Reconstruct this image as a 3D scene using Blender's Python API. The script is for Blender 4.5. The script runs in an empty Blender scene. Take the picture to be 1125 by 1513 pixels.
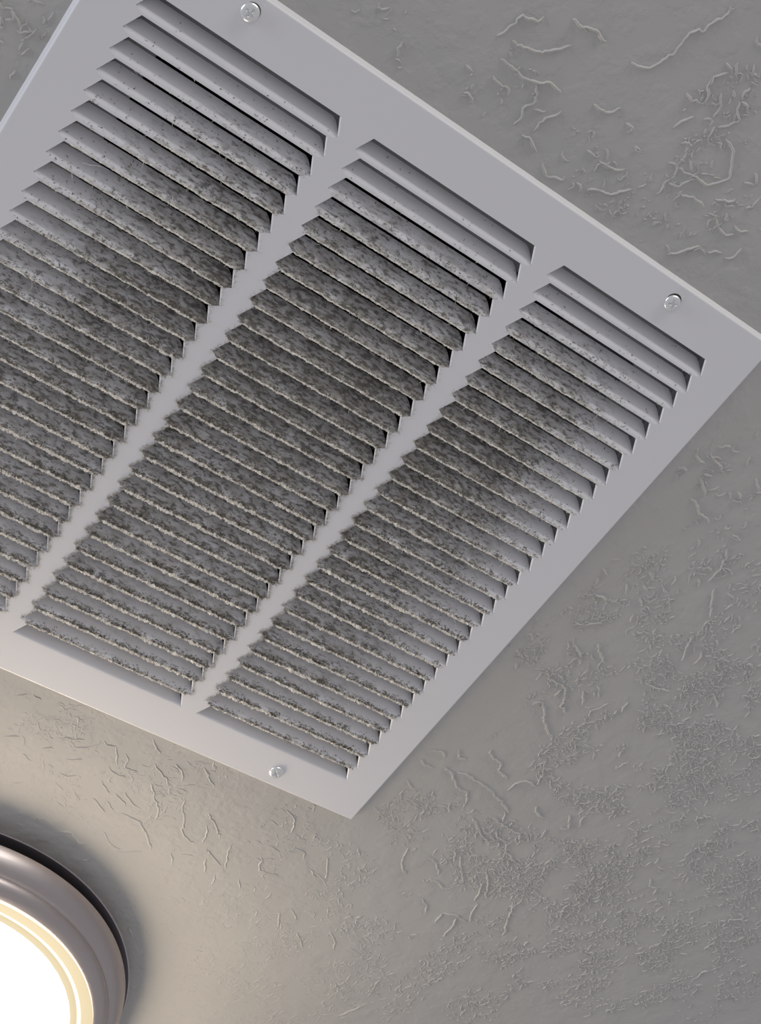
import bpy, bmesh, math, random
from mathutils import Vector, Matrix, noise as mnoise

# ---------------------------------------------------------------- units
# everything is measured in louver pitches (half an inch): a runs along the
# louvers, b across them, c upwards; c = 0 is the front of the grille.
P = 0.0127
CEIL = 0.42                       # ceiling surface, in pitches above the grille front
HEIGHT = 2.44                     # ceiling height of the room in metres
def world(a, b, c):
    return Vector(((a - 15.0) * P, (b - 15.0) * P, HEIGHT + (c - CEIL) * P))

scene = bpy.context.scene
col = scene.collection

# ---------------------------------------------------------------- camera
cam_data = bpy.data.cameras.new('camera')
cam = bpy.data.objects.new('camera', cam_data)
col.objects.link(cam)
cam_data.sensor_fit = 'VERTICAL'
cam_data.sensor_height = 24.0
cam_data.lens = 2231.98 / 1513.0 * 24.0
cam_data.clip_start = 0.01
right = Vector((0.80188341, -0.58232845, -0.13370328))
down = Vector((0.43305895, 0.72064464, -0.54141596))
fwd = Vector((0.41163447, 0.37625107, 0.83005553))
m = Matrix.Identity(4)
for i in range(3):
    m[i][0] = right[i]; m[i][1] = -down[i]; m[i][2] = -fwd[i]
m.translation = world(-8.34395, -12.54444, -60.28782)
cam.matrix_world = m
scene.camera = cam

# ---------------------------------------------------------------- light and exposure
w = bpy.data.worlds.new('room_light'); scene.world = w
w.use_nodes = True
w.node_tree.nodes['Background'].inputs['Color'].default_value = (0.95, 0.96, 1.0, 1)
w.node_tree.nodes['Background'].inputs['Strength'].default_value = 0.43
def area(name, loc, target, sx, sy, power, color):
    d = bpy.data.lights.new(name, 'AREA'); d.shape = 'RECTANGLE'
    d.size = sx; d.size_y = sy; d.energy = power; d.color = color
    o = bpy.data.objects.new(name, d); col.objects.link(o)
    o.location = loc
    o.rotation_euler = (Vector(target) - Vector(loc)).to_track_quat('-Z', 'Y').to_euler()
    return o
# daylight from two high windows, behind the camera and to its left, grazing the ceiling
area('window_daylight', (0.4, -2.8, 2.14), (0, 0, 2.44), 1.8, 0.45, 30.0, (1.0, 0.97, 0.88))
area('window_daylight', (-2.8, 0.0, 2.14), (0, 0, 2.44), 1.6, 0.45, 30.0, (0.84, 0.91, 1.0))
LAMP_STRENGTH = 13.0
vs = scene.view_settings
vs.view_transform = 'Standard'; vs.look = 'None'
vs.exposure = 0.0; vs.gamma = 1.0; vs.use_curve_mapping = False

# ---------------------------------------------------------------- material helpers
def new_mat(name, color, rough=0.6, metal=0.0, spec=0.5):
    mt = bpy.data.materials.new(name); mt.use_nodes = True
    b = mt.node_tree.nodes['Principled BSDF']
    b.inputs['Base Color'].default_value = (*color, 1)
    b.inputs['Roughness'].default_value = rough
    b.inputs['Metallic'].default_value = metal
    b.inputs['Specular IOR Level'].default_value = spec
    return mt, mt.node_tree, b
def node(nt, kind, **inp):
    n = nt.nodes.new(kind)
    for k, v in inp.items():
        n.inputs[k].default_value = v
    return n
def position(nt, scale=(1, 1, 1)):
    g = nt.nodes.new('ShaderNodeNewGeometry')
    mp = nt.nodes.new('ShaderNodeMapping')
    mp.inputs['Scale'].default_value = scale
    nt.links.new(g.outputs['Position'], mp.inputs['Vector'])
    return mp.outputs['Vector']
def noise_tex(nt, vec, scale, detail=3.0, rough=0.55):
    n = node(nt, 'ShaderNodeTexNoise', Scale=scale, Detail=detail, Roughness=rough)
    nt.links.new(vec, n.inputs['Vector'])
    return n.outputs['Fac']
def math_n(nt, op, a, b=None, clamp=False):
    n = nt.nodes.new('ShaderNodeMath'); n.operation = op; n.use_clamp = clamp
    for i, x in enumerate((a, b)):
        if x is None: continue
        if isinstance(x, (int, float)): n.inputs[i].default_value = x
        else: nt.links.new(x, n.inputs[i])
    return n.outputs[0]
def smooth(nt, x, lo, hi):
    n = nt.nodes.new('ShaderNodeMapRange'); n.interpolation_type = 'SMOOTHSTEP'
    n.inputs['From Min'].default_value = lo; n.inputs['From Max'].default_value = hi
    nt.links.new(x, n.inputs['Value'])
    return n.outputs['Result']
def mix(nt, fac, c1, c2):
    n = nt.nodes.new('ShaderNodeMix'); n.data_type = 'RGBA'
    for s, x in ((n.inputs[0], fac), (n.inputs[6], c1), (n.inputs[7], c2)):
        if isinstance(x, tuple): s.default_value = (*x, 1)
        elif isinstance(x, (int, float)): s.default_value = x
        else: nt.links.new(x, s)
    return n.outputs[2]
def bump(nt, bsdf, height, strength, dist):
    n = node(nt, 'ShaderNodeBump', Strength=strength, Distance=dist)
    nt.links.new(height, n.inputs['Height'])
    nt.links.new(n.outputs['Normal'], bsdf.inputs['Normal'])

# ceiling plaster: matt grey paint with faint roller grain
M_CEIL, nt, b = new_mat('grey_plaster', (0.37, 0.36, 0.345), 0.72, spec=0.25)
v = position(nt)
tone = noise_tex(nt, v, 9.0, 4.0)
nt.links.new(mix(nt, tone, (0.435, 0.421, 0.41), (0.485, 0.469, 0.456)), b.inputs['Base Color'])
big = smooth(nt, noise_tex(nt, v, 55.0, 4.0), 0.42, 0.62)
fine = noise_tex(nt, v, 900.0, 3.0)
bump(nt, b, math_n(nt, 'ADD', math_n(nt, 'MULTIPLY', big, 1.0), math_n(nt, 'MULTIPLY', fine, 0.22)), 0.55, 0.0005)

# white enamel with settled dust, driven by the amount of dust on each spot
PAINT = (0.715, 0.70, 0.728)
def dusty_paint(name, film, dark, along=1.0):
    mt, nt, b = new_mat(name, PAINT, 0.42)
    at = nt.nodes.new('ShaderNodeAttribute'); at.attribute_name = 'dust'
    d = at.outputs['Fac']
    v = position(nt, (along, 1, 1))
    n1 = noise_tex(nt, v, 230.0, 5.0, 0.6)
    n2 = noise_tex(nt, v, 520.0, 4.0, 0.6)
    f1 = smooth(nt, math_n(nt, 'ADD', d, math_n(nt, 'MULTIPLY', math_n(nt, 'SUBTRACT', n1, 0.5), 1.7)), 0.15, 1.0)
    f1 = math_n(nt, 'MULTIPLY', f1, smooth(nt, d, 0.02, 0.3))
    f2 = smooth(nt, math_n(nt, 'ADD', n2, math_n(nt, 'MULTIPLY', d, 0.20)), 0.58, 0.77)
    f2 = math_n(nt, 'MULTIPLY', f2, smooth(nt, d, 0.05, 0.5))
    c = mix(nt, math_n(nt, 'MULTIPLY', f1, 0.85), PAINT, film)
    c = mix(nt, math_n(nt, 'MULTIPLY', f2, 0.78), c, dark)
    nt.links.new(c, b.inputs['Base Color'])
    nt.links.new(math_n(nt, 'ADD', 0.42, math_n(nt, 'MULTIPLY', d, 0.45), True), b.inputs['Roughness'])
    bump(nt, b, math_n(nt, 'ADD', f1, math_n(nt, 'MULTIPLY', f2, 0.7)), 0.5, 0.0004)
    return mt
M_LOUVER = dusty_paint('dusty_white_enamel', (0.315, 0.29, 0.262), (0.085, 0.076, 0.066), 0.45)
M_PLATE = dusty_paint('white_enamel', (0.60, 0.58, 0.56), (0.42, 0.39, 0.36), 1.0)

def fibre_mat(name, c1, c2):
    mt, nt, b = new_mat(name, c1, 0.95, spec=0.1)
    n = smooth(nt, noise_tex(nt, position(nt), 420.0, 4.0), 0.35, 0.65)
    nt.links.new(mix(nt, n, c1, c2), b.inputs['Base Color'])
    return mt
M_LINT = fibre_mat('pale_lint', (0.54, 0.50, 0.455), (0.80, 0.76, 0.71))
M_FUZZ = fibre_mat('brown_dust', (0.10, 0.086, 0.068), (0.25, 0.218, 0.178))
M_FILM = fibre_mat('grey_lint', (0.42, 0.39, 0.36), (0.62, 0.59, 0.56))
M_SCREW, nt, b = new_mat('bright_screw', (0.78, 0.78, 0.79), 0.28, 0.75)
M_DUCT, nt, b = new_mat('galvanised_steel', (0.33, 0.33, 0.34), 0.6, 0.0)
n = noise_tex(nt, position(nt), 40.0, 2.0)
nt.links.new(mix(nt, n, (0.30, 0.30, 0.31), (0.38, 0.38, 0.39)), b.inputs['Base Color'])
M_NICKEL, nt, b = new_mat('brushed_nickel', (0.43, 0.385, 0.39), 0.36, 1.0)
n = noise_tex(nt, position(nt, (1, 1, 30)), 60.0, 3.0)
nt.links.new(math_n(nt, 'ADD', 0.28, math_n(nt, 'MULTIPLY', n, 0.16)), b.inputs['Roughness'])
M_GAP_SHADE, nt, b = new_mat('nickel_gap_shade', (0.07, 0.06, 0.068), 0.45, 0.6)  # nickel darkened: the shade inside the pan gap is put into the colour
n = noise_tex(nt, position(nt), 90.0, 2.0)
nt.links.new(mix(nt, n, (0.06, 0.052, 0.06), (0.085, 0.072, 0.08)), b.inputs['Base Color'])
def glow(name, color, ecol, strength):
    mt, nt, b = new_mat(name, color, 0.7, spec=0.08)
    n = noise_tex(nt, position(nt), 12.0, 2.0)
    nt.links.new(mix(nt, n, ecol, tuple(min(1.0, x * 1.04) for x in ecol)), b.inputs['Emission Color'])
    b.inputs['Emission Strength'].default_value = strength
    return mt
M_GLASS = glow('lit_frosted_glass', (0.9, 0.88, 0.82), (1.0, 0.82, 0.60), LAMP_STRENGTH)
M_GLASS_RIM = glow('lit_glass_edge', (0.03, 0.025, 0.018), (1.0, 0.84, 0.56), 0.70)
M_GLASS_STEP = glow('lit_glass_step', (0.04, 0.037, 0.03), (1.0, 0.97, 0.80), 1.1)

# ---------------------------------------------------------------- mesh helpers
def mesh_obj(name, verts, faces, mat, parent=None, origin=None, smooth_shade=False, dust=None):
    """verts in pitches; the mesh origin sits at `origin` (pitches)"""
    o3 = world(*origin) if origin else Vector((0, 0, 0))
    me = bpy.data.meshes.new(name)
    me.from_pydata([world(*q) - o3 for q in verts], [], faces)
    me.materials.append(mat)
    if dust is not None:
        at = me.attributes.new('dust', 'FLOAT', 'POINT')
        at.data.foreach_set('value', dust)
    if smooth_shade:
        me.polygons.foreach_set('use_smooth', [True] * len(me.polygons))
    me.update()
    o = bpy.data.objects.new(name, me); col.objects.link(o)
    o.location = o3
    if parent:
        o.parent = parent
        o.location = o3 - parent.location
    return o
def thing(name, label, cat, origin):
    o = bpy.data.objects.new(name, None); col.objects.link(o)
    o.empty_display_size = 0.05
    o.location = world(*origin)
    o['label'] = label; o['category'] = cat
    return o
def n1(x, y, z=0.0):
    return mnoise.noise(Vector((x, y, z)))          # about -1..1

# ---------------------------------------------------------------- plaster texture of the ceiling (pitches, on the ceiling plane)
TRACED = [
    [(17.69,-8.51),(18.16,-8.5),(18.55,-8.72),(18.75,-9.15),(19.0,-9.85),(19.0,-10.33),(19.0,-10.9),(19.49,-11.16),(19.43,-11.62),(19.81,-12.09),(19.85,-12.59)],
    [(14.47,-8.41),(15.03,-8.42),(15.61,-8.64),(16.24,-8.48)],
    [(12.3,-6.15),(12.59,-6.72),(12.6,-7.28),(13.33,-7.56),(13.51,-7.83)],
    [(12.95,-6.34),(13.51,-6.41),(14.19,-6.59),(14.69,-7.07),(15.17,-7.58)],
    [(13.01,-5.51),(13.76,-5.5),(14.31,-5.42),(14.88,-5.58),(15.39,-5.89),(16.08,-5.83)],
    [(14.9,-5.56),(15.4,-4.99),(15.12,-4.42),(15.27,-4.12),(15.25,-3.65)],
    [(16.12,-3.89),(16.16,-4.62),(16.5,-4.98),(16.59,-5.26)],
    [(17.51,-6.26),(17.91,-6.2),(18.33,-6.3),(18.64,-6.79)],
    [(20.55,-8.8),(21.01,-8.71),(21.56,-8.94),(21.47,-9.27),(21.09,-9.68),(21.2,-10.13),(21.52,-10.52)],
    [(21.1,-7.37),(21.24,-7.8),(21.56,-8.28)],
    [(21.82,-9.64),(22.27,-9.15),(22.35,-8.66)],
    [(22.8,-9.89),(23.03,-9.38),(23.38,-9.28),(23.11,-8.83),(22.76,-8.47)],
    [(19.33,-4.46),(19.9,-4.49),(20.33,-4.68)],
    [(21.12,-10.69),(21.65,-10.66)],
    [(13.17,-4.79),(13.47,-4.67),(13.9,-4.64)],
    [(15.77,-3.53),(16.27,-3.53),(16.78,-3.26)],
    [(19.21,-6.39),(19.68,-6.44),(19.55,-6.09)],
    [(20.21,-5.85),(20.6,-5.83)],
    [(18.57,-4.54),(18.86,-4.47),(19.22,-4.66)],
    [(19.36,-4.48),(19.72,-4.41),(20.17,-4.57),(20.56,-4.78)],
    [(19.74,-3.05),(19.85,-3.36),(20.27,-3.44),(20.77,-3.6),(21.15,-4.0),(21.41,-4.31)],
    [(22.41,-5.41),(22.65,-5.03),(22.45,-4.76)],
    [(22.56,-5.42),(23.12,-5.51),(23.18,-5.83),(23.56,-6.29)],
    [(22.52,-6.11),(23.0,-6.24),(23.59,-6.31),(24.14,-6.27),(24.46,-6.63),(24.8,-7.09),(24.46,-7.6),(23.98,-8.17),(23.39,-8.31)],
    [(23.34,-5.32),(23.81,-5.47),(24.16,-5.53),(24.77,-5.54)],
    [(24.88,-6.07),(25.31,-6.16),(25.74,-6.42),(25.65,-6.57)],
    [(25.55,-7.91),(26.08,-7.58),(25.46,-7.31)],
    [(26.62,-7.24),(26.53,-7.0),(26.62,-6.69),(26.36,-6.48)],
    [(25.33,-5.49),(25.98,-5.12),(26.49,-5.03),(26.86,-5.3)],
    [(26.51,-5.61),(26.84,-5.49),(27.27,-5.75)],
    [(24.78,-2.9),(25.19,-3.18),(25.46,-3.57),(25.87,-4.02)],
    [(25.56,-3.35),(25.72,-3.73),(25.99,-4.0)],
    [(22.68,-6.7),(23.16,-6.39)],
    [(26.32,-3.98),(26.93,-4.34)],
    [(27.23,-4.18),(27.53,-4.37),(27.56,-5.01)],
    [(20.24,-5.81),(20.66,-5.78)],
    [(33.76,3.85),(34.39,4.0),(34.93,4.05)],
    [(35.24,5.71),(34.47,5.2),(34.36,4.87)],
    [(34.66,6.21),(35.36,6.43),(35.71,6.76),(36.22,6.66),(36.56,6.85)],
    [(36.71,3.65),(36.96,3.69),(37.47,4.12)],
    [(36.15,4.91),(36.51,5.19)],
    [(36.61,5.13),(37.3,5.11)],
    [(35.57,2.89),(35.89,3.32)],
    [(38.06,6.77),(38.67,6.76)],
    [(34.45,2.81),(34.65,3.07)],
    [(34.86,1.52),(35.2,1.83)],
    [(37.33,4.45),(37.44,4.78)],
    [(38.45,7.53),(38.87,8.13),(39.07,8.87),(38.99,9.63)],
    [(40.73,12.58),(40.81,12.99),(41.03,13.54),(41.41,14.24)],
    [(41.93,13.17),(42.16,13.58),(42.1,14.15)],
    [(36.54,15.68),(36.93,16.05),(37.78,16.55)],
    [(35.43,16.4),(36.09,16.69),(36.49,16.84)],
    [(35.46,18.49),(35.79,18.92),(36.49,18.82),(36.97,18.94),(37.55,19.7),(37.5,20.03),(38.15,20.22)],
    [(36.38,20.28),(37.06,20.76),(37.32,21.24),(38.23,21.85),(38.61,22.04)],
    [(34.27,13.34),(35.01,13.26),(35.32,13.37)],
    [(36.48,12.26),(37.04,12.58)],
    [(37.15,11.14),(37.63,11.29)],
    [(34.49,15.36),(34.91,15.21),(35.56,14.69),(36.06,14.4)],
    [(40.53,16.44),(41.29,16.4),(42.25,16.16)],
    [(44.35,15.05),(45.13,15.4),(45.47,15.69)],
    [(43.83,13.55),(44.31,14.29)],
    [(42.5,10.73),(42.48,11.49)],
    [(37.94,18.54),(38.56,19.36)],
    [(40.63,17.95),(40.85,18.7)],
    [(44.76,17.94),(45.21,18.43)],
    [(38.06,6.83),(38.78,6.84)],
    [(39.62,9.76),(40.19,10.6),(40.76,11.29)],
    [(33.01,26.87),(33.6,27.07),(34.24,27.01)],
    [(33.27,28.38),(33.68,28.68),(34.15,28.73)],
    [(34.52,26.63),(35.25,26.83),(35.79,27.22),(36.17,27.54),(36.88,27.54),(37.26,27.95),(37.37,28.59)],
    [(35.43,26.58),(36.0,26.49),(37.14,26.63),(37.89,26.76),(38.95,27.11),(39.66,27.42),(40.02,27.7)],
    [(36.18,24.36),(36.3,24.74),(37.34,24.92),(37.49,25.44),(38.37,25.64)],
    [(39.25,23.41),(39.8,24.32),(40.13,25.21),(39.28,25.22),(38.86,25.68),(38.93,26.34)],
    [(38.39,28.9),(38.97,29.3),(39.64,29.74),(40.42,29.97)],
    [(37.85,32.64),(38.49,32.71),(39.12,33.11),(39.39,33.46)],
    [(39.14,34.01),(39.8,33.99),(40.26,34.25),(40.81,34.09)],
    [(36.54,32.53),(36.73,33.4),(37.11,34.01),(37.7,34.36)],
    [(41.68,31.91),(42.38,32.54),(43.08,33.69)],
    [(42.93,34.29),(43.11,35.13),(43.54,35.78)],
    [(42.57,35.85),(42.8,36.6),(42.78,37.57)],
    [(41.55,35.95),(42.09,35.76),(42.57,35.76),(43.3,35.9)],
    [(45.19,32.85),(45.03,33.53),(45.37,34.39),(46.07,35.78)],
    [(42.09,32.69),(42.51,33.66),(42.64,34.27)],
    [(39.27,28.35),(40.18,28.49),(40.82,28.62),(41.56,28.62),(42.02,29.1)],
    [(40.12,29.0),(40.53,29.42),(41.41,29.52)],
    [(39.75,27.61),(40.09,28.38)],
    [(43.24,26.03),(43.94,26.94),(43.42,27.14)],
    [(39.42,29.38),(40.7,29.65)],
    [(34.55,25.27),(34.87,25.69),(35.39,25.7)],
    [(33.01,26.2),(33.82,25.79),(34.29,26.08)],
    [(39.54,31.57),(40.17,32.39),(41.18,33.35)],
    [(38.99,31.38),(39.57,32.21)],
    [(39.61,35.52),(40.22,35.79),(40.68,36.4)],
    [(41.55,35.95),(41.63,36.86)],
    [(41.31,29.57),(41.86,30.17),(42.94,30.58)],
    [(41.06,26.43),(41.55,26.95),(42.02,26.93)],
    [(42.8,27.63),(42.88,28.32)],
    [(47.91,31.51),(47.91,32.2),(48.32,33.03)],
    [(23.41,35.41),(23.75,36.18),(24.26,36.77),(24.65,37.63),(25.15,37.95),(25.67,37.97)],
    [(25.42,39.1),(26.15,38.84)],
    [(26.46,38.04),(27.18,38.46),(27.91,38.77)],
    [(27.49,37.19),(27.85,38.1),(28.28,38.88)],
    [(28.74,33.47),(29.46,33.75),(29.85,34.33),(29.98,34.85)],
    [(29.55,37.09),(29.98,38.08),(31.26,37.91)],
    [(21.3,35.34),(22.06,36.24),(22.72,36.84),(22.85,37.53)],
    [(21.69,33.55),(22.17,33.75),(22.7,34.39)],
    [(23.14,33.03),(23.84,33.57),(24.37,33.94)],
    [(20.69,34.1),(21.73,34.64),(22.28,35.09)],
    [(22.04,37.97),(22.86,38.5),(23.85,39.54)],
    [(22.5,40.42),(23.5,39.92)],
    [(32.81,35.34),(33.54,36.39),(33.74,36.91)],
    [(32.41,36.58),(33.22,37.08)],
    [(38.25,40.99),(39.16,41.09),(39.16,40.86)],
    [(36.48,40.37),(37.23,40.85),(37.57,41.57)],
    [(23.35,32.45),(23.71,32.9)],
    [(22.76,34.82),(23.42,34.27)],
    [(25.14,35.72),(25.92,36.26),(26.71,37.01)],
    [(25.54,36.47),(25.95,37.23),(26.06,37.76)],
    [(32.87,40.3),(33.56,41.45)],
    [(34.73,41.27),(35.87,42.22)],
    [(39.26,43.86),(40.23,44.52)],
    [(41.88,43.93),(41.59,42.45)],
    [(41.26,46.35),(41.66,45.56),(42.12,44.74)],
    [(28.01,39.53),(28.28,40.31)],
    [(26.83,38.74),(27.41,39.65)],
    [(24.93,39.26),(25.5,39.95)],
    [(29.35,39.23),(29.86,39.78)],
    [(33.3,39.76),(34.25,40.44)],
    [(30.75,35.64),(31.46,35.66),(31.77,36.11)],
    [(29.34,36.19),(30.21,36.33)],
    [(17.61,33.99),(17.84,34.21),(18.36,34.0)],
    [(18.39,34.05),(19.07,35.11)],
    [(19.02,34.2),(19.31,34.4),(19.57,35.12),(20.25,34.97)],
    [(14.88,38.73),(15.25,38.74),(15.4,38.44)],
    [(16.71,36.99),(17.2,37.09),(17.58,36.73)],
    [(16.46,35.13),(17.25,34.76)],
    [(15.47,34.97),(16.73,34.41)],
    [(18.88,36.45),(19.74,37.08)],
    [(19.88,37.6),(20.55,37.98)],
    [(20.39,36.58),(21.23,37.16),(21.61,37.14)],
    [(20.0,36.86),(21.01,37.43)],
    [(19.13,37.71),(20.2,38.32)],
    [(20.99,37.97),(22.14,38.02),(22.97,38.65),(23.68,39.35)],
    [(20.9,39.61),(21.68,40.27),(22.4,40.35)],
    [(17.56,38.87),(18.2,39.04)],
    [(17.35,39.95),(18.38,40.52)],
    [(18.91,40.68),(19.42,40.41),(20.07,40.98),(20.49,40.83)],
    [(19.77,32.64),(20.29,33.13),(20.66,33.36)],
    [(14.39,36.78),(15.06,37.05)],
    [(15.59,33.16),(15.9,33.61)],
    [(16.6,36.04),(17.33,35.64)],
    [(12.34,33.5),(12.77,33.19)],
    [(12.97,33.08),(13.53,33.17)],
    [(17.85,37.67),(18.63,38.28)],
    [(13.04,36.2),(13.75,35.8)],
    [(15.08,35.96),(15.66,35.69)],
    [(15.91,36.79),(16.32,36.85)],
    [(18.73,35.44),(19.31,35.7),(19.94,35.65)],
    [(-4.21,4.16),(-3.85,3.97),(-4.23,3.73)],
    [(-3.01,5.03),(-2.88,4.6)],
    [(-2.97,5.68),(-2.9,6.09)],
    [(-3.18,4.52),(-3.18,4.91)],
]
CRUMBS = [
    (41.9,30.77,2.52,-1.34,1.58,1.98,420,0.3),
    (45.86,29.9,2.95,-1.56,1.48,1.77,420,0.26),
    (43.79,21.38,3.86,-2.14,2.09,2.38,700,0.28),
    (45.21,16.62,3.12,-1.76,2.8,3.01,700,0.28),
    (53.0,28.71,5.03,-2.64,3.73,4.14,900,0.26),
    (53.55,34.46,4.37,-2.23,2.53,2.93,500,0.28),
    (51.67,21.21,2.22,-1.21,4.77,5.03,500,0.26),
    (46.59,39.38,2.31,-1.17,2.35,3.01,250,0.26),
    (34.4,30.6,1.7,-0.92,0.77,1.05,130,0.3),
    (36.73,30.51,2.07,-1.12,1.29,1.71,130,0.3),
    (36.09,37.57,1.77,-0.93,1.32,1.86,150,0.3),
    (33.39,37.13,2.43,-1.29,1.58,2.29,160,0.3),
    (31.75,42.37,2.11,-1.09,1.58,2.42,140,0.3),
    (36.48,45.17,4.43,-2.24,2.07,3.07,520,0.26),
    (40.95,41.57,2.62,-1.33,2.18,3.01,260,0.26),
    (14.48,34.97,1.79,-1.0,0.78,1.41,110,0.35),
    (16.27,33.97,1.5,-0.84,0.69,1.2,90,0.35),
    (20.43,37.64,2.53,-1.38,1.02,1.72,110,0.35),
    (15.61,39.16,1.53,-0.84,1.41,2.58,60,0.35),
    (21.93,34.59,1.89,-1.04,1.03,1.67,70,0.3),
    (23.77,34.13,1.59,-0.88,0.79,1.25,60,0.3),
    (30.22,35.21,2.02,-1.09,1.19,1.75,70,0.3),
    (35.18,15.41,2.87,-1.67,1.77,2.09,260,0.28),
    (37.48,12.55,2.88,-1.68,2.12,2.38,260,0.28),
    (41.31,11.34,2.29,-1.33,2.9,3.09,200,0.28),
    (36.26,18.97,1.96,-1.12,1.52,1.84,130,0.3),
    (35.42,5.06,1.52,-0.92,1.69,1.8,50,0.3),
    (34.16,6.75,1.21,-0.73,1.11,1.22,30,0.3),
    (24.23,-6.86,1.55,-1.01,1.3,1.39,80,0.3),
    (22.8,-4.83,2.33,-1.52,1.07,1.18,70,0.3),
    (19.74,-4.66,1.51,-0.99,1.21,1.4,60,0.3),
    (22.04,-10.06,1.0,-0.66,0.81,0.86,50,0.3),
    (13.77,-4.57,1.19,-0.79,0.89,1.12,40,0.3),
    (8.4,-3.31,1.37,-0.92,0.64,0.88,30,0.3),
    (23.73,-2.41,2.12,-1.36,0.88,0.99,50,0.3),
    (-3.54,4.69,0.86,-0.58,0.76,1.4,20,0.3),
    (60.83,32.15,3.3,-1.67,2.76,2.95,250,0.26),
    (48.1,34.55,3.05,-1.58,2.35,2.86,240,0.26),
]

# ---------------------------------------------------------------- dimensions of the grille
W, G, ROWS = 8.825, 1.655, 30
COLS = [k * (W + G) for k in range(3)]       # start of each column of louvers
SPREAD, BEND = 0.39, 0.77                    # the cut-outs widen downwards
TH = 0.10                                   # sheet thickness
A0, A1, B0, B1 = -2.22, 32.02, -2.14, 31.98  # flat face of the plate

# ---------------------------------------------------------------- ceiling with its duct opening
HA0, HA1, HB0, HB1 = -1.0, 30.75, -0.75, 30.85
ca = [-150, HA0, HA1, 190]; cb = [-150, HB0, HB1, 190]
cv, cf = [], []
for c in (CEIL, CEIL + 1.0):
    for b_ in cb:
        for a_ in ca:
            cv.append((a_, b_, c))
def vi(i, j, k): return k * 16 + j * 4 + i
for j in range(3):
    for i in range(3):
        if i == 1 and j == 1: continue
        cf.append((vi(i, j, 0), vi(i, j + 1, 0), vi(i + 1, j + 1, 0), vi(i + 1, j, 0)))
        cf.append((vi(i, j, 1), vi(i + 1, j, 1), vi(i + 1, j + 1, 1), vi(i, j + 1, 1)))
for (i0, j0), (i1, j1) in (((1, 1), (2, 1)), ((2, 1), (2, 2)), ((2, 2), (1, 2)), ((1, 2), (1, 1)),
                           ((3, 0), (0, 0)), ((3, 3), (3, 0)), ((0, 3), (3, 3)), ((0, 0), (0, 3))):
    cf.append((vi(i0, j0, 0), vi(i1, j1, 0), vi(i1, j1, 1), vi(i0, j0, 1)))
ceiling = mesh_obj('ceiling', cv, cf, M_CEIL)
ceiling['kind'] = 'structure'
ceiling['label'] = 'grey painted ceiling with trowelled plaster ridges'

rv, rf = [], []
def ridge(pts, hw, h, rng, wob=0.05, taper=3):
    """a raised line of plaster along pts on the underside of the ceiling"""
    path = [Vector((*pts[0], 0))]
    for p, q in zip(pts, pts[1:]):
        p = Vector((*p, 0)); q = Vector((*q, 0))
        k = max(1, int((q - p).length / 0.13))
        for s in range(1, k + 1):
            path.append(p.lerp(q, s / k))
    for _ in range(1):                         # round the corners off
        path = [path[0]] + [(path[i - 1] + path[i] * 2 + path[i + 1]) / 4 for i in range(1, len(path) - 1)] + [path[-1]]
    sd = rng.random() * 500
    n = len(path)
    side = 1 if rng.random() < 0.5 else -1
    first = len(rv)
    for i, p in enumerate(path):
        t = (path[min(n - 1, i + 1)] - path[max(0, i - 1)]).normalized()
        nn = Vector((-t.y, t.x, 0))
        p = p + nn * wob * (1.2 * n1(sd + i * 0.4, 0) + 0.9 * n1(sd + i * 1.1, 7))
        e = min(1.0, (min(i, n - 1 - i) + 0.25) / taper)
        k = e * (0.85 + 0.4 * n1(sd + i * 0.8, 3.3))
        wd, ht = hw * (0.6 + 0.4 * k), h * k
        for s, z in ((-1.2, -0.02), (-0.45, 0.72 * ht), (0.1 * side, ht), (0.5, 0.62 * ht), (1.2, -0.02)):
            q = p + nn * s * wd
            rv.append((q.x, q.y, CEIL - z))
    for i in range(n - 1):
        for s in range(4):
            a_ = first + i * 5 + s
            rf.append((a_, a_ + 5, a_ + 6, a_ + 1))
LAMP = (15.9, 54.75)
def on_ceiling(a_, b_):
    if A0 - 0.4 < a_ < A1 + 0.4 and B0 - 0.4 < b_ < B1 + 0.4: return False
    return math.hypot(a_ - LAMP[0], b_ - LAMP[1]) > 13.4
rng = random.Random(11)
for pts in TRACED:
    far = min(1.0, max(0.55, (math.hypot(pts[0][0] - LAMP[0], pts[0][1] - LAMP[1]) - 14) / 24))
    ridge(pts, 0.075, 0.095 * far, rng, 0.085, 1.6)
def crumb(a_, b_, size):
    far = min(1.0, max(0.4, (math.hypot(a_ - LAMP[0], b_ - LAMP[1]) - 14) / 26))
    if n1(a_ * 0.42, b_ * 0.42, 5.0) + 0.6 * n1(a_ * 1.1, b_ * 1.1, 9.0) < rng.uniform(-0.12, 0.12): return
    ang = rng.uniform(0, 6.283); L = size * rng.choice((0.5, 0.7, 1.0, 1.4, 2.4))
    pts = [(a_, b_)]
    k = max(2, int(L / 0.18))
    for s in range(k):
        ang += rng.uniform(-1.5, 1.5)
        pts.append((pts[-1][0] + math.cos(ang) * L / k, pts[-1][1] + math.sin(ang) * L / k))
    if all(on_ceiling(*q) for q in pts):
        ridge(pts, rng.uniform(0.05, 0.095), rng.uniform(0.045, 0.105) * far, rng, 0.10, 1.5)
for (a_, b_, ax, ay, bx, by, n, size) in CRUMBS:
    for _ in range(int(n * (2.6 if a_ > 36 else 1.5))):
        r = math.sqrt(rng.random()) * 1.25; t = rng.uniform(0, 6.283)
        crumb(a_ + r * (math.cos(t) * ax + math.sin(t) * bx), b_ + r * (math.cos(t) * ay + math.sin(t) * by), size)
for _ in range(2200):                        # the same texture, thinly, over the rest of the ceiling
    crumb(rng.uniform(-22, 85), rng.uniform(-28, 75), rng.uniform(0.3, 0.9))
ridges = mesh_obj('plaster_ridges', rv, rf, M_CEIL, ceiling, smooth_shade=True)
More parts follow.
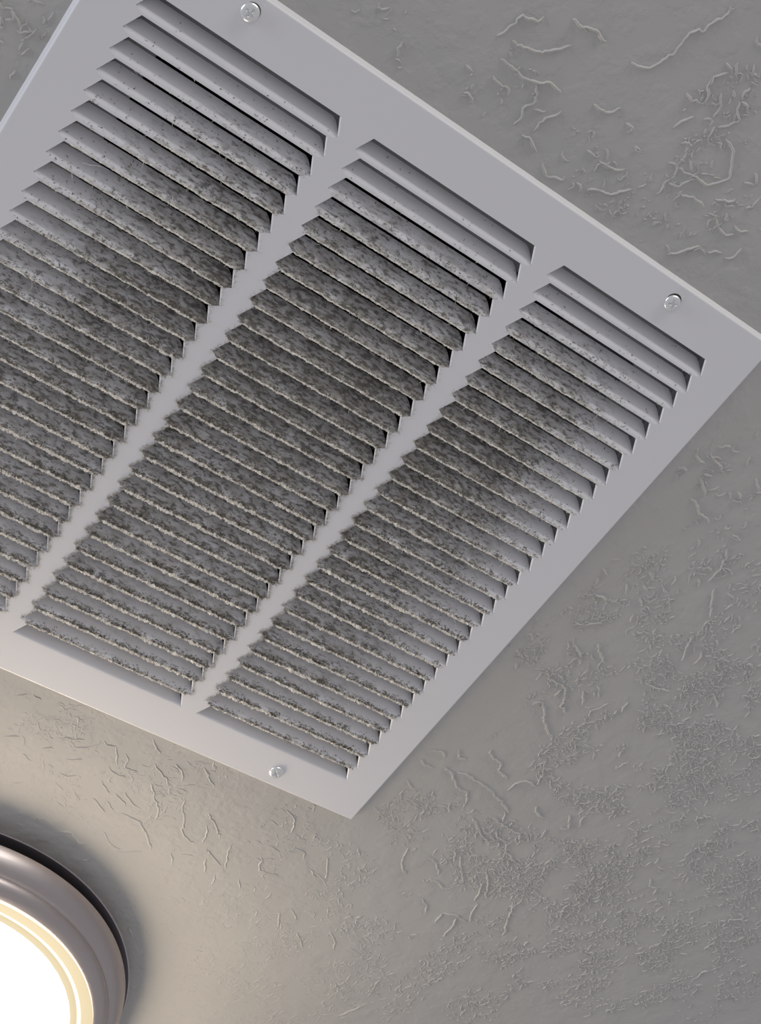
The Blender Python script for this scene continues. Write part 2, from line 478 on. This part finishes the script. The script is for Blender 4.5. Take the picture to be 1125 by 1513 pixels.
ridges['kind'] = 'stuff'
ridges['label'] = 'thin raised ridges of trowelled plaster'

# ---------------------------------------------------------------- duct above the opening
dv, df = [], []
D0 = CEIL + 1.0; D1 = 16.0
for c in (D0, D1):
    for o_ in (0.0, 0.1):
        dv += [(HA0 - o_, HB0 - o_, c), (HA1 + o_, HB0 - o_, c), (HA1 + o_, HB1 + o_, c), (HA0 - o_, HB1 + o_, c)]
for i in range(4):
    j = (i + 1) % 4
    df += [(i, j, 8 + j, 8 + i), (4 + j, 4 + i, 12 + i, 12 + j), (j, i, 4 + i, 4 + j)]
df += [(8, 9, 10, 11), (15, 14, 13, 12)]
duct = mesh_obj('air_duct', dv, df, M_DUCT, origin=(14.9, 15, D0))
duct['label'] = 'grey sheet metal duct box behind the slots of the grille'
duct['category'] = 'duct'

# turned-in metal ledge that runs round the duct just above the louvers
kv, kf = [], []
LEDGE = 2.6
for c in (2.0, 2.1):
    for o_ in (0.0, LEDGE):
        kv += [(HA0 + o_, HB0 + o_, c), (HA1 - o_, HB0 + o_, c), (HA1 - o_, HB1 - o_, c), (HA0 + o_, HB1 - o_, c)]
for i in range(4):
    j = (i + 1) % 4
    kf += [(j, i, 4 + i, 4 + j), (8 + i, 8 + j, 12 + j, 12 + i), (4 + i, 4 + j, 12 + j, 12 + i), (j, i, 8 + i, 8 + j)]
mesh_obj('ledge', kv, kf, M_DUCT, duct, (14.9, 15, 2.0))

# ---------------------------------------------------------------- return air grille
grille = thing('return_air_grille', 'white stamped metal ceiling vent grille with dusty louvers in three columns', 'vent', (14.9, 14.9, CEIL))

def ramp(x, pts):
    if x <= pts[0][0]: return pts[0][1]
    for (x0, y0), (x1, y1) in zip(pts, pts[1:]):
        if x <= x1: return y0 + (y1 - y0) * (x - x0) / (x1 - x0)
    return pts[-1][1]
def film(a_, b_):
    """how much dust has settled on the louver face here, 0..1"""
    r = ramp(b_, [(0, 0.0), (1.2, 0.10), (3, 0.42), (6, 0.68), (10, 0.84), (14, 0.70), (21, 0.58), (24, 0.46), (26.5, 0.3), (28.5, 0.14), (29.2, 0.02), (30, 0.0)])
    s = ramp(a_, [(-1, 0.1), (1.5, 0.3), (5, 0.8), (8, 1.0), (23, 1.0), (26, 0.85), (28, 0.45), (29.3, 0.12), (31, 0.0)])
    lowleft = ramp(b_, [(10, 0), (16, 1)])
    if a_ < 8: s = s + (1 - s) * lowleft * 0.8
    return max(0.0, min(1.0, r * s * (1.0 + 0.25 * n1(a_ * 0.5, b_ * 0.5, 2.0))))
def rope(a_, b_):
    """thickness of the lint hanging on the louver lip, 0..1"""
    r = ramp(b_, [(1, 0.0), (3, 0.10), (6, 0.25), (11, 0.42), (15, 0.68), (19, 0.95), (28, 1.0), (28.6, 0.85), (29.2, 0.42), (29.9, 0.0), (30.0, 0.0)])
    s = ramp(a_, [(-1, 0.3), (2, 0.5), (6, 0.9), (8, 1.0), (24, 1.0), (28, 0.7), (30, 0.5)])
    if b_ > 16: s = max(s, 0.85)
    return r * s

# --- face plate: a sheet with one comb-edged opening per column and a turned-up flange
arc = [(0.0, 0.0), (0.045, 0.012), (0.078, 0.04), (0.10, 0.085), (0.20, CEIL)]     # outward, upward
bl = [(B0 - d, c, 0.0) for d, c in reversed(arc)]
rows_b = list(bl)
rows_b += [(n + k, 0.0, s) for n in range(ROWS) for k, s in ((0.0, 0.0), (BEND, SPREAD))] + [(float(ROWS), 0.0, 0.0)]
rows_b += [(B1 + d, c, 0.0) for d, c in arc]
NB = len(rows_b)
def across(s):
    out = [(A0 - d, c, 0) for d, c in reversed(arc)]
    edges = []
    for k, c0 in enumerate(COLS):
        edges += [c0 - s, c0 + W + s]
    prev = A0
    for k in range(3):
        l, r = edges[2 * k], edges[2 * k + 1]
        out.append((l - 0.34, 0.0, 0)); out.append((l - 0.14, 0.0, 0)); out.append((l, 0.0, 1))
        out.append((r, 0.0, 1)); out.append((r + 0.14, 0.0, 0)); out.append((r + 0.34, 0.0, 0))
    out += [(A1 + d, c, 0) for d, c in arc]
    return out
NA = len(across(0))
pv, pd, pf = [], [], []
for (b_, cb_, s) in rows_b:
    line = across(s)
    for i, (a_, ca_, e) in enumerate(line):
        pv.append((a_, b_, max(cb_, ca_)))
        near = min(abs(i - k) for k in (7, 8, 13, 14, 19, 20))
        d = 0.0
        if 0 <= b_ <= 29.6 and near <= 1:
            d = (0.75 if near == 0 else 0.30) * max(film(a_, b_) * 0.8, rope(a_, b_)) * ramp(b_, [(4, 0.2), (14, 1), (28, 1), (29, 0.5)])
            if a_ > 29.5 or a_ < 0.1: d *= 0.15
        pd.append(d)
holes = {7, 13, 19}
flange_n = len(arc) - 1
smooth_faces = []
for j in range(NB - 1):
    for i in range(NA - 1):
        if i in holes and flange_n < j < NB - 2 - flange_n and rows_b[j][0] >= 0 and rows_b[j + 1][0] <= ROWS:
            continue
        pf.append((j * NA + i, (j + 1) * NA + i, (j + 1) * NA + i + 1, j * NA + i + 1))
for i in (8, 14, 20):                          # the cut edge is rolled in slightly at this end of every slot
    for j in range(NB - 1):
        if 0 <= rows_b[j][0] < ROWS and rows_b[j + 1][0] <= ROWS and rows_b[j][2] == 0.0:
            k = len(pv)
            for jj in (j, j + 1):
                a_, b_, c_ = pv[jj * NA + i]
                pv.append((a_ - 0.05, b_ + (0.03 if jj == j else 0.0), 0.06)); pd.append(0.0)
            pf.append((j * NA + i, k, k + 1, (j + 1) * NA + i))
plate_me = bpy.data.meshes.new('faceplate')
gl = grille.location
plate_me.from_pydata([world(*q) - gl for q in pv], [], pf)
at = plate_me.attributes.new('dust', 'FLOAT', 'POINT'); at.data.foreach_set('value', pd)
bm = bmesh.new(); bm.from_mesh(plate_me)
bmesh.ops.recalc_face_normals(bm, faces=bm.faces)
if sum(f.normal.z * f.calc_area() for f in bm.faces) > 0:
    bmesh.ops.reverse_faces(bm, faces=bm.faces)
bmesh.ops.solidify(bm, geom=bm.faces[:], thickness=TH * P)
bm.to_mesh(plate_me); bm.free()
plate_me.materials.append(M_PLATE)
plate = bpy.data.objects.new('faceplate', plate_me); col.objects.link(plate); plate.parent = grille

# --- screws, each in a round hole punched a little too large
SCREWS = [(3.41, -1.43, 0.3, (-0.07, 0.05)), (26.39, -1.30, 1.15, (0.02, 0.10)), (26.46, 31.13, 0.7, (0.0, 0.0)), (3.41, 31.13, 0.1, (0.0, 0.0))]
bmc = bmesh.new()
for (a_, b_, rot, off) in SCREWS:
    bmesh.ops.create_cone(bmc, cap_ends=True, segments=28, radius1=0.385 * P, radius2=0.385 * P, depth=0.5 * P,
                          matrix=Matrix.Translation(world(a_ - off[0] * 0.4, b_ - off[1] * 0.9, 0.0)))
cme = bpy.data.meshes.new('cutter'); bmc.to_mesh(cme); bmc.free()
cutter = bpy.data.objects.new('cutter', cme); col.objects.link(cutter)
bo = plate.modifiers.new('holes', 'BOOLEAN'); bo.operation = 'DIFFERENCE'; bo.object = cutter; bo.solver = 'EXACT'
bpy.context.view_layer.update()
dg = bpy.context.evaluated_depsgraph_get()
cut = bpy.data.meshes.new_from_object(plate.evaluated_get(dg))
plate.modifiers.clear(); plate.data = cut; cut.name = 'faceplate'
bpy.data.objects.remove(cutter); bpy.data.meshes.remove(cme); bpy.data.meshes.remove(plate_me)

sv, sf = [], []
RS, HS = 0.40, 0.20
prof = [(0.0, -HS)] + [(RS * math.sin(t), -HS * math.cos(t) ** 0.8) for t in [0.1 * k for k in range(1, 15)]] + [(RS * 0.99, 0.0), (RS * 0.6, 0.06)]
SEG = 64
for r, c in prof:
    for k in range(SEG):
        t = 2 * math.pi * k / SEG
        x, y = r * math.cos(t), r * math.sin(t)
        cc = c
        wide = 0.045
        if (abs(x) < wide and abs(y) < 0.20) or (abs(y) < wide and abs(x) < 0.20):
            cc = c + 0.11 * (1 - 0.5 * max(abs(x), abs(y)) / 0.2)
        sv.append((x, y, cc))
for j in range(len(prof) - 1):
    for k in range(SEG):
        k2 = (k + 1) % SEG
        sf.append((j * SEG + k, (j + 1) * SEG + k, (j + 1) * SEG + k2, j * SEG + k2))
for (a_, b_, rot, off) in SCREWS:
    cr, sr = math.cos(rot), math.sin(rot)
    o = mesh_obj('screw', [(a_ + x * cr - y * sr, b_ + x * sr + y * cr, c) for x, y, c in sv], sf, M_SCREW, grille, (a_, b_, 0.0), True)
    o['label'] = 'shiny cross-head screw'

# --- louvers: each a strip cut from the sheet and bent up into the duct
ANG = math.radians(50)
def louver_profile(n):
    """(across, up, developed length from the lip); the upper rows are bent more gently"""
    rho = ramp(n, [(4, 0.36), (16, 0.20), (26, 0.13), (29, 0.10)])
    start = ramp(n, [(4, 0.97), (16, 0.88), (26, 0.83), (29, 0.81)])
    pr = [(1.0, 0.0, 0.0), ((1 + start) / 2, 0.0, (1 - start) / 2)]
    for k in range(7):
        t = ANG * k / 6
        pr.append((start - rho * math.sin(t), rho * (1 - math.cos(t)), 1 - start + rho * t))
    e = pr[-1]; rest = 1.0 - e[2]
    for k in (0.25, 0.5, 0.75, 0.92, 1.0):
        pr.append((e[0] - rest * k * math.cos(ANG), e[1] + rest * k * math.sin(ANG), e[2] + rest * k))
    return pr
LN = len(louver_profile(0))
def end_spread(s):
    if s <= 1 - BEND: return SPREAD * s / (1 - BEND)
    t = (s - (1 - BEND)) / BEND
    return SPREAD * (1 - t ** 1.3) - 0.035 - 0.10 * max(0.0, t - 0.75) / 0.25
NSEG = 26
for ci, c0 in enumerate(COLS):
    for n in range(ROWS):
        verts, dust, faces = [], [], []
        lp = louver_profile(n)
        sag = 0.012 * n1(ci * 9.1, n * 1.7)
        for side in (0, 1):
            for k, (q, c, s) in enumerate(lp):
                sp = end_spread(s)
                if side:                               # the back of the sheet
                    k0, k1 = max(0, k - 1), min(LN - 1, k + 1)
                    t = Vector((lp[k1][0] - lp[k0][0], lp[k1][1] - lp[k0][1])).normalized()
                    dq, dc = t.y * TH, -t.x * TH
                else: dq = dc = 0.0
                for i in range(NSEG + 1):
                    a_ = c0 - sp + (W + 2 * sp) * i / NSEG
                    verts.append((a_, n + q + dq, c + dc + (sag * s)))
                    edge = ramp(s, [(0, 1.12), (0.25, 1.1), (0.5, 0.95), (1, 0.9)])
                    low = ramp(n, [(17, 1.0), (24, ramp(s, [(0, 1.25), (0.3, 1.2), (0.55, 0.75), (1, 0.62)]))])
                    dust.append(max(0.0, min(1.0, film(a_, n + 0.5) * edge * low)))
        R1 = NSEG + 1; S1 = LN * R1
        for k in range(LN - 1):
            for i in range(NSEG):
                a_ = k * R1 + i
                faces.append((a_, a_ + 1, a_ + R1 + 1, a_ + R1))
                faces.append((S1 + a_, S1 + a_ + R1, S1 + a_ + R1 + 1, S1 + a_ + 1))
            for i in (0, NSEG):
                a_ = k * R1 + i
                f = (a_, a_ + R1, S1 + a_ + R1, S1 + a_)
                faces.append(f if i == 0 else f[::-1])
        for i in range(NSEG):
            faces.append((i + 1, i, S1 + i, S1 + i + 1))
            t = (LN - 1) * R1
            faces.append((t + i, t + i + 1, S1 + t + i + 1, S1 + t + i))
        o = mesh_obj('louver', verts, faces, M_LOUVER, grille, (c0 + W / 2, n + 0.7, 0.0), False, dust)
        me = o.data
        me.polygons.foreach_set('use_smooth', [True] * len(faces))
        me.set_sharp_from_angle(angle=math.radians(40))

# --- lint: ropes along the lips, hairs, and brown fuzz behind them
rng = random.Random(5)
lv, lf = [], []
def fibre(V, F, p, d, length, width, curl, segs=3):
    d = d.normalized()
    up = Vector((rng.uniform(-1, 1), rng.uniform(-1, 1), rng.uniform(-1, 1)))
    first = len(V)
    for s in range(segs + 1):
        side = d.cross(up)
        if side.length < 1e-4: side = Vector((1, 0, 0))
        side.normalize()
        wd = width * (1 - 0.75 * s / segs)
        V.append(tuple(p - side * wd)); V.append(tuple(p + side * wd))
        p = p + d * (length / segs)
        d = (d + Vector((rng.gauss(0, curl), rng.gauss(0, curl), rng.gauss(0, curl)))).normalized()
    for s in range(segs):
        q = first + 2 * s
        F.append((q, q + 1, q + 3, q + 2))
SIDES = 5
for ci, c0 in enumerate(COLS):
    for n in range(ROWS - 1):
        b_ = n + 1.0
        steps = 150
        seed = ci * 31.7 + n * 5.3
        ring = None
        for i in range(steps + 1):
            x = -0.05 + (W + 0.10) * i / steps
            a_ = c0 + x
            T = rope(a_, b_) * (0.85 + 0.35 * n1(a_ * 1.1, seed) + 0.45 * n1(a_ * 5.0, seed + 9))
            end = min(1.0, (min(i, steps - i) + 0.3) / 3)
            if T < 0.10:
                ring = None; continue
            r = (0.016 + 0.060 * T) * end
            cb_ = b_ - 0.035 + 0.035 * n1(a_ * 2.3, seed + 3) + 0.02 * n1(a_ * 7.0, seed + 5)
            cc = -0.25 * r + 0.012 * n1(a_ * 6.0, seed + 4)
            now = len(lv)
            for k in range(SIDES):
                t = 2 * math.pi * k / SIDES + 0.3
                rr = r * (1 + 1.3 * (rng.random() - 0.5))
                lv.append((a_ + 0.03 * (rng.random() - 0.5), cb_ + rr * 1.25 * math.cos(t), cc + rr * math.sin(t)))
            if ring is not None:
                for k in range(SIDES):
                    k2 = (k + 1) % SIDES
                    lf.append((ring + k, now + k, now + k2, ring + k2))
            ring = now
        # hairs along the lip
        for _ in range(int(210 * ramp(b_, [(1, 0.03), (3, 0.35), (8, 0.8), (14, 1.0), (29, 1.0)]))):
            x = rng.random() * W; a_ = c0 + x
            T = rope(a_, b_)
            if rng.random() > 0.15 + T: continue
            fibre(lv, lf, Vector((a_, b_ - rng.uniform(-0.02, 0.10), -0.01)),
                  Vector((rng.gauss(0, 0.7), rng.gauss(0.1, 0.8), rng.uniform(-0.9, 0.15))),
                  rng.uniform(0.06, 0.17) + (0.15 if rng.random() < 0.05 else 0), 0.011, 0.35, 2)
for _ in range(16):                            # a few long loose hairs
    ci = rng.choice((0, 1, 1, 2, 2)); n = rng.randint(6, 26)
    fibre(lv, lf, Vector((COLS[ci] + rng.uniform(1, W - 1), n + rng.uniform(0.3, 0.9), -0.05)),
          Vector((rng.gauss(0, 1), rng.gauss(0, 1), -0.05)), rng.uniform(0.6, 1.4), 0.010, 0.25, 8)
lint = mesh_obj('lint_fringe', lv, lf, M_LINT, grille, (14.9, 14.9, CEIL))
lint['kind'] = 'stuff'; lint['label'] = 'pale fluffy lint hanging along the louver lips'

fv, ff = [], []
def on_louver(n, s):
    """point and tangent on the louver face at developed length s from the lip"""
    lp = louver_profile(n)
    for (q0, c0_, s0), (q1, c1_, s1) in zip(lp, lp[1:]):
        if s <= s1:
            t = (s - s0) / (s1 - s0)
            return n + q0 + (q1 - q0) * t, c0_ + (c1_ - c0_) * t, Vector((0, c1_ - c0_, -(q1 - q0))).normalized()
    return n + lp[-1][0], lp[-1][1], Vector((0, 0.77, 0.64))
for ci, c0 in enumerate(COLS):
    for n in range(ROWS):
        for it in range(850 + (450 if 9 < n < 29 else 0)):
            x = rng.random()
            a_ = c0 - 0.2 + (W + 0.4) * x
            f = film(a_, n + 0.5); T = rope(a_, n + 1.0)
            if it >= 850: s = rng.uniform(0.05, 0.24); amt = 1.2 * T
            elif rng.random() < 0.68 or n > 21: s = abs(rng.gauss(0.17, 0.10)); amt = max(1.3 * T, 0.6 * f) if n < 29 else 0.0
            else: s = rng.uniform(0.2, 0.95); amt = f * 0.8
            amt *= 0.65 + 0.9 * n1(a_ * 1.7, n * 3.1, s * 3.0)
            if rng.random() > amt: continue
            b_, c_, up = on_louver(n, s)
            nor = Vector((0, -abs(up.y), -abs(up.z)))
            p = Vector((a_, b_, c_)) + nor * 0.012
            d = Vector((rng.gauss(0, 1), rng.gauss(0, 0.5), rng.gauss(0, 0.35))) + nor * rng.uniform(0.1, 0.7)
            fibre(fv, ff, p, d, rng.uniform(0.05, 0.15), rng.uniform(0.012, 0.03), 0.5, 2)
fuzz = mesh_obj('dust_fuzz', fv, ff, M_FUZZ, grille, (14.9, 14.9, CEIL))
fuzz['kind'] = 'stuff'; fuzz['label'] = 'brown dust clumps on the louver faces'

gv, gf = [], []
for ci, c0 in enumerate(COLS):                 # dust feathering out over the bars at the louver ends
    for side in (-1, 1):
        if (ci == 0 and side < 0) or (ci == 2 and side > 0): continue
        edge = c0 if side < 0 else c0 + W
        for n in range(ROWS):
            amt = ramp(n, [(4, 0.0), (9, 0.25), (15, 0.9), (27, 1.0), (28, 0.5), (29, 0.0)])
            for _ in range(int(70 * amt)):
                q = rng.random()
                sp = SPREAD * (q / BEND if q < BEND else (1 - q) / (1 - BEND))
                p = Vector((edge + side * (sp + rng.uniform(-0.05, 0.05)), n + q, -0.012))
                d = Vector((side * rng.uniform(0.2, 1.0), rng.gauss(0, 0.5), rng.uniform(-0.25, 0.0)))
                fibre(gv, gf, p, d, rng.uniform(0.08, 0.24), 0.013, 0.25, 2)
edge_lint = mesh_obj('edge_lint', gv, gf, M_FILM, grille, (14.9, 14.9, CEIL))
edge_lint['kind'] = 'stuff'; edge_lint['label'] = 'grey lint feathering over the bars at the louver ends'

# ---------------------------------------------------------------- round ceiling light
light = thing('ceiling_light', 'round flush ceiling light with brushed nickel ring and glowing frosted glass', 'ceiling light', (LAMP[0], LAMP[1], CEIL))
def lathe(name, prof, mat, parent, seg=160, origin=(LAMP[0], LAMP[1], CEIL)):
    V, F = [], []
    n = len(prof)
    for k in range(seg):
        t = 2 * math.pi * k / seg
        for r, c in prof:
            V.append((LAMP[0] + r * math.cos(t), LAMP[1] + r * math.sin(t), c))
    for k in range(seg):
        k2 = (k + 1) % seg
        for i in range(n - 1):
            F.append((k * n + i, k2 * n + i, k2 * n + i + 1, k * n + i + 1))
    loc = parent.location if parent.parent is None else parent.location + parent.parent.location
    o = mesh_obj(name, V, F, mat, None, origin, True)
    o.parent = parent; o.location = world(*origin) - loc
    bm = bmesh.new(); bm.from_mesh(o.data)
    bmesh.ops.remove_doubles(bm, verts=bm.verts, dist=1e-6)
    bmesh.ops.recalc_face_normals(bm, faces=bm.faces)
    bm.to_mesh(o.data); bm.free()
    o.data.set_sharp_from_angle(angle=math.radians(35))
    return o
pan = lathe('base_pan', [(12.0, CEIL - 0.01), (12.1, -0.30), (12.6, -0.46), (13.3, -0.52), (13.43, -0.56), (13.44, -0.61), (13.38, -0.64), (12.9, -0.60), (12.6, -0.58), (12.3, -0.55)], M_NICKEL, light)
gap = lathe('recess', [(13.375, -0.642), (13.30, -0.66), (12.72, -0.68), (12.62, -0.84), (12.66, -1.12), (12.9, -1.22)], M_GAP_SHADE, light)
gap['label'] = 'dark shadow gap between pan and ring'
ring = lathe('trim_ring', [(12.75, -1.2), (13.05, -1.18), (13.17, -1.2), (13.22, -1.27), (13.2, -1.36), (13.14, -1.55), (13.02, -1.8), (12.82, -2.1), (12.6, -2.34), (12.42, -2.46), (12.33, -2.47),
                             (12.29, -2.50), (12.27, -2.58), (12.20, -2.72), (12.05, -2.92), (11.85, -3.08), (11.62, -3.2), (11.48, -3.24), (11.42, -3.22), (11.40, -3.1)], M_NICKEL, light)
glass = lathe('glass_shade', [(10.42, -3.04), (10.13, -3.08), (10.13, -4.5), (10.10, -6.0), (10.0, -7.0), (9.75, -8.0), (9.3, -8.9), (8.6, -9.7), (7.5, -10.4), (6.0, -10.9), (4.0, -11.3), (2.0, -11.5), (0.0, -11.55)], M_GLASS, light)
glass['label'] = 'glowing frosted glass dome'
lathe('glass_rim', [(11.46, -3.225), (11.2, -3.2), (10.78, -3.14), (10.75, -3.10)], M_GLASS_RIM, glass)
lathe('glass_step', [(10.75, -3.10), (10.56, -3.06), (10.54, -3.0)], M_GLASS_STEP, glass)
lathe('glass_lip', [(10.54, -3.0), (10.45, -3.05), (10.14, -3.10)], M_GLASS_RIM, glass)
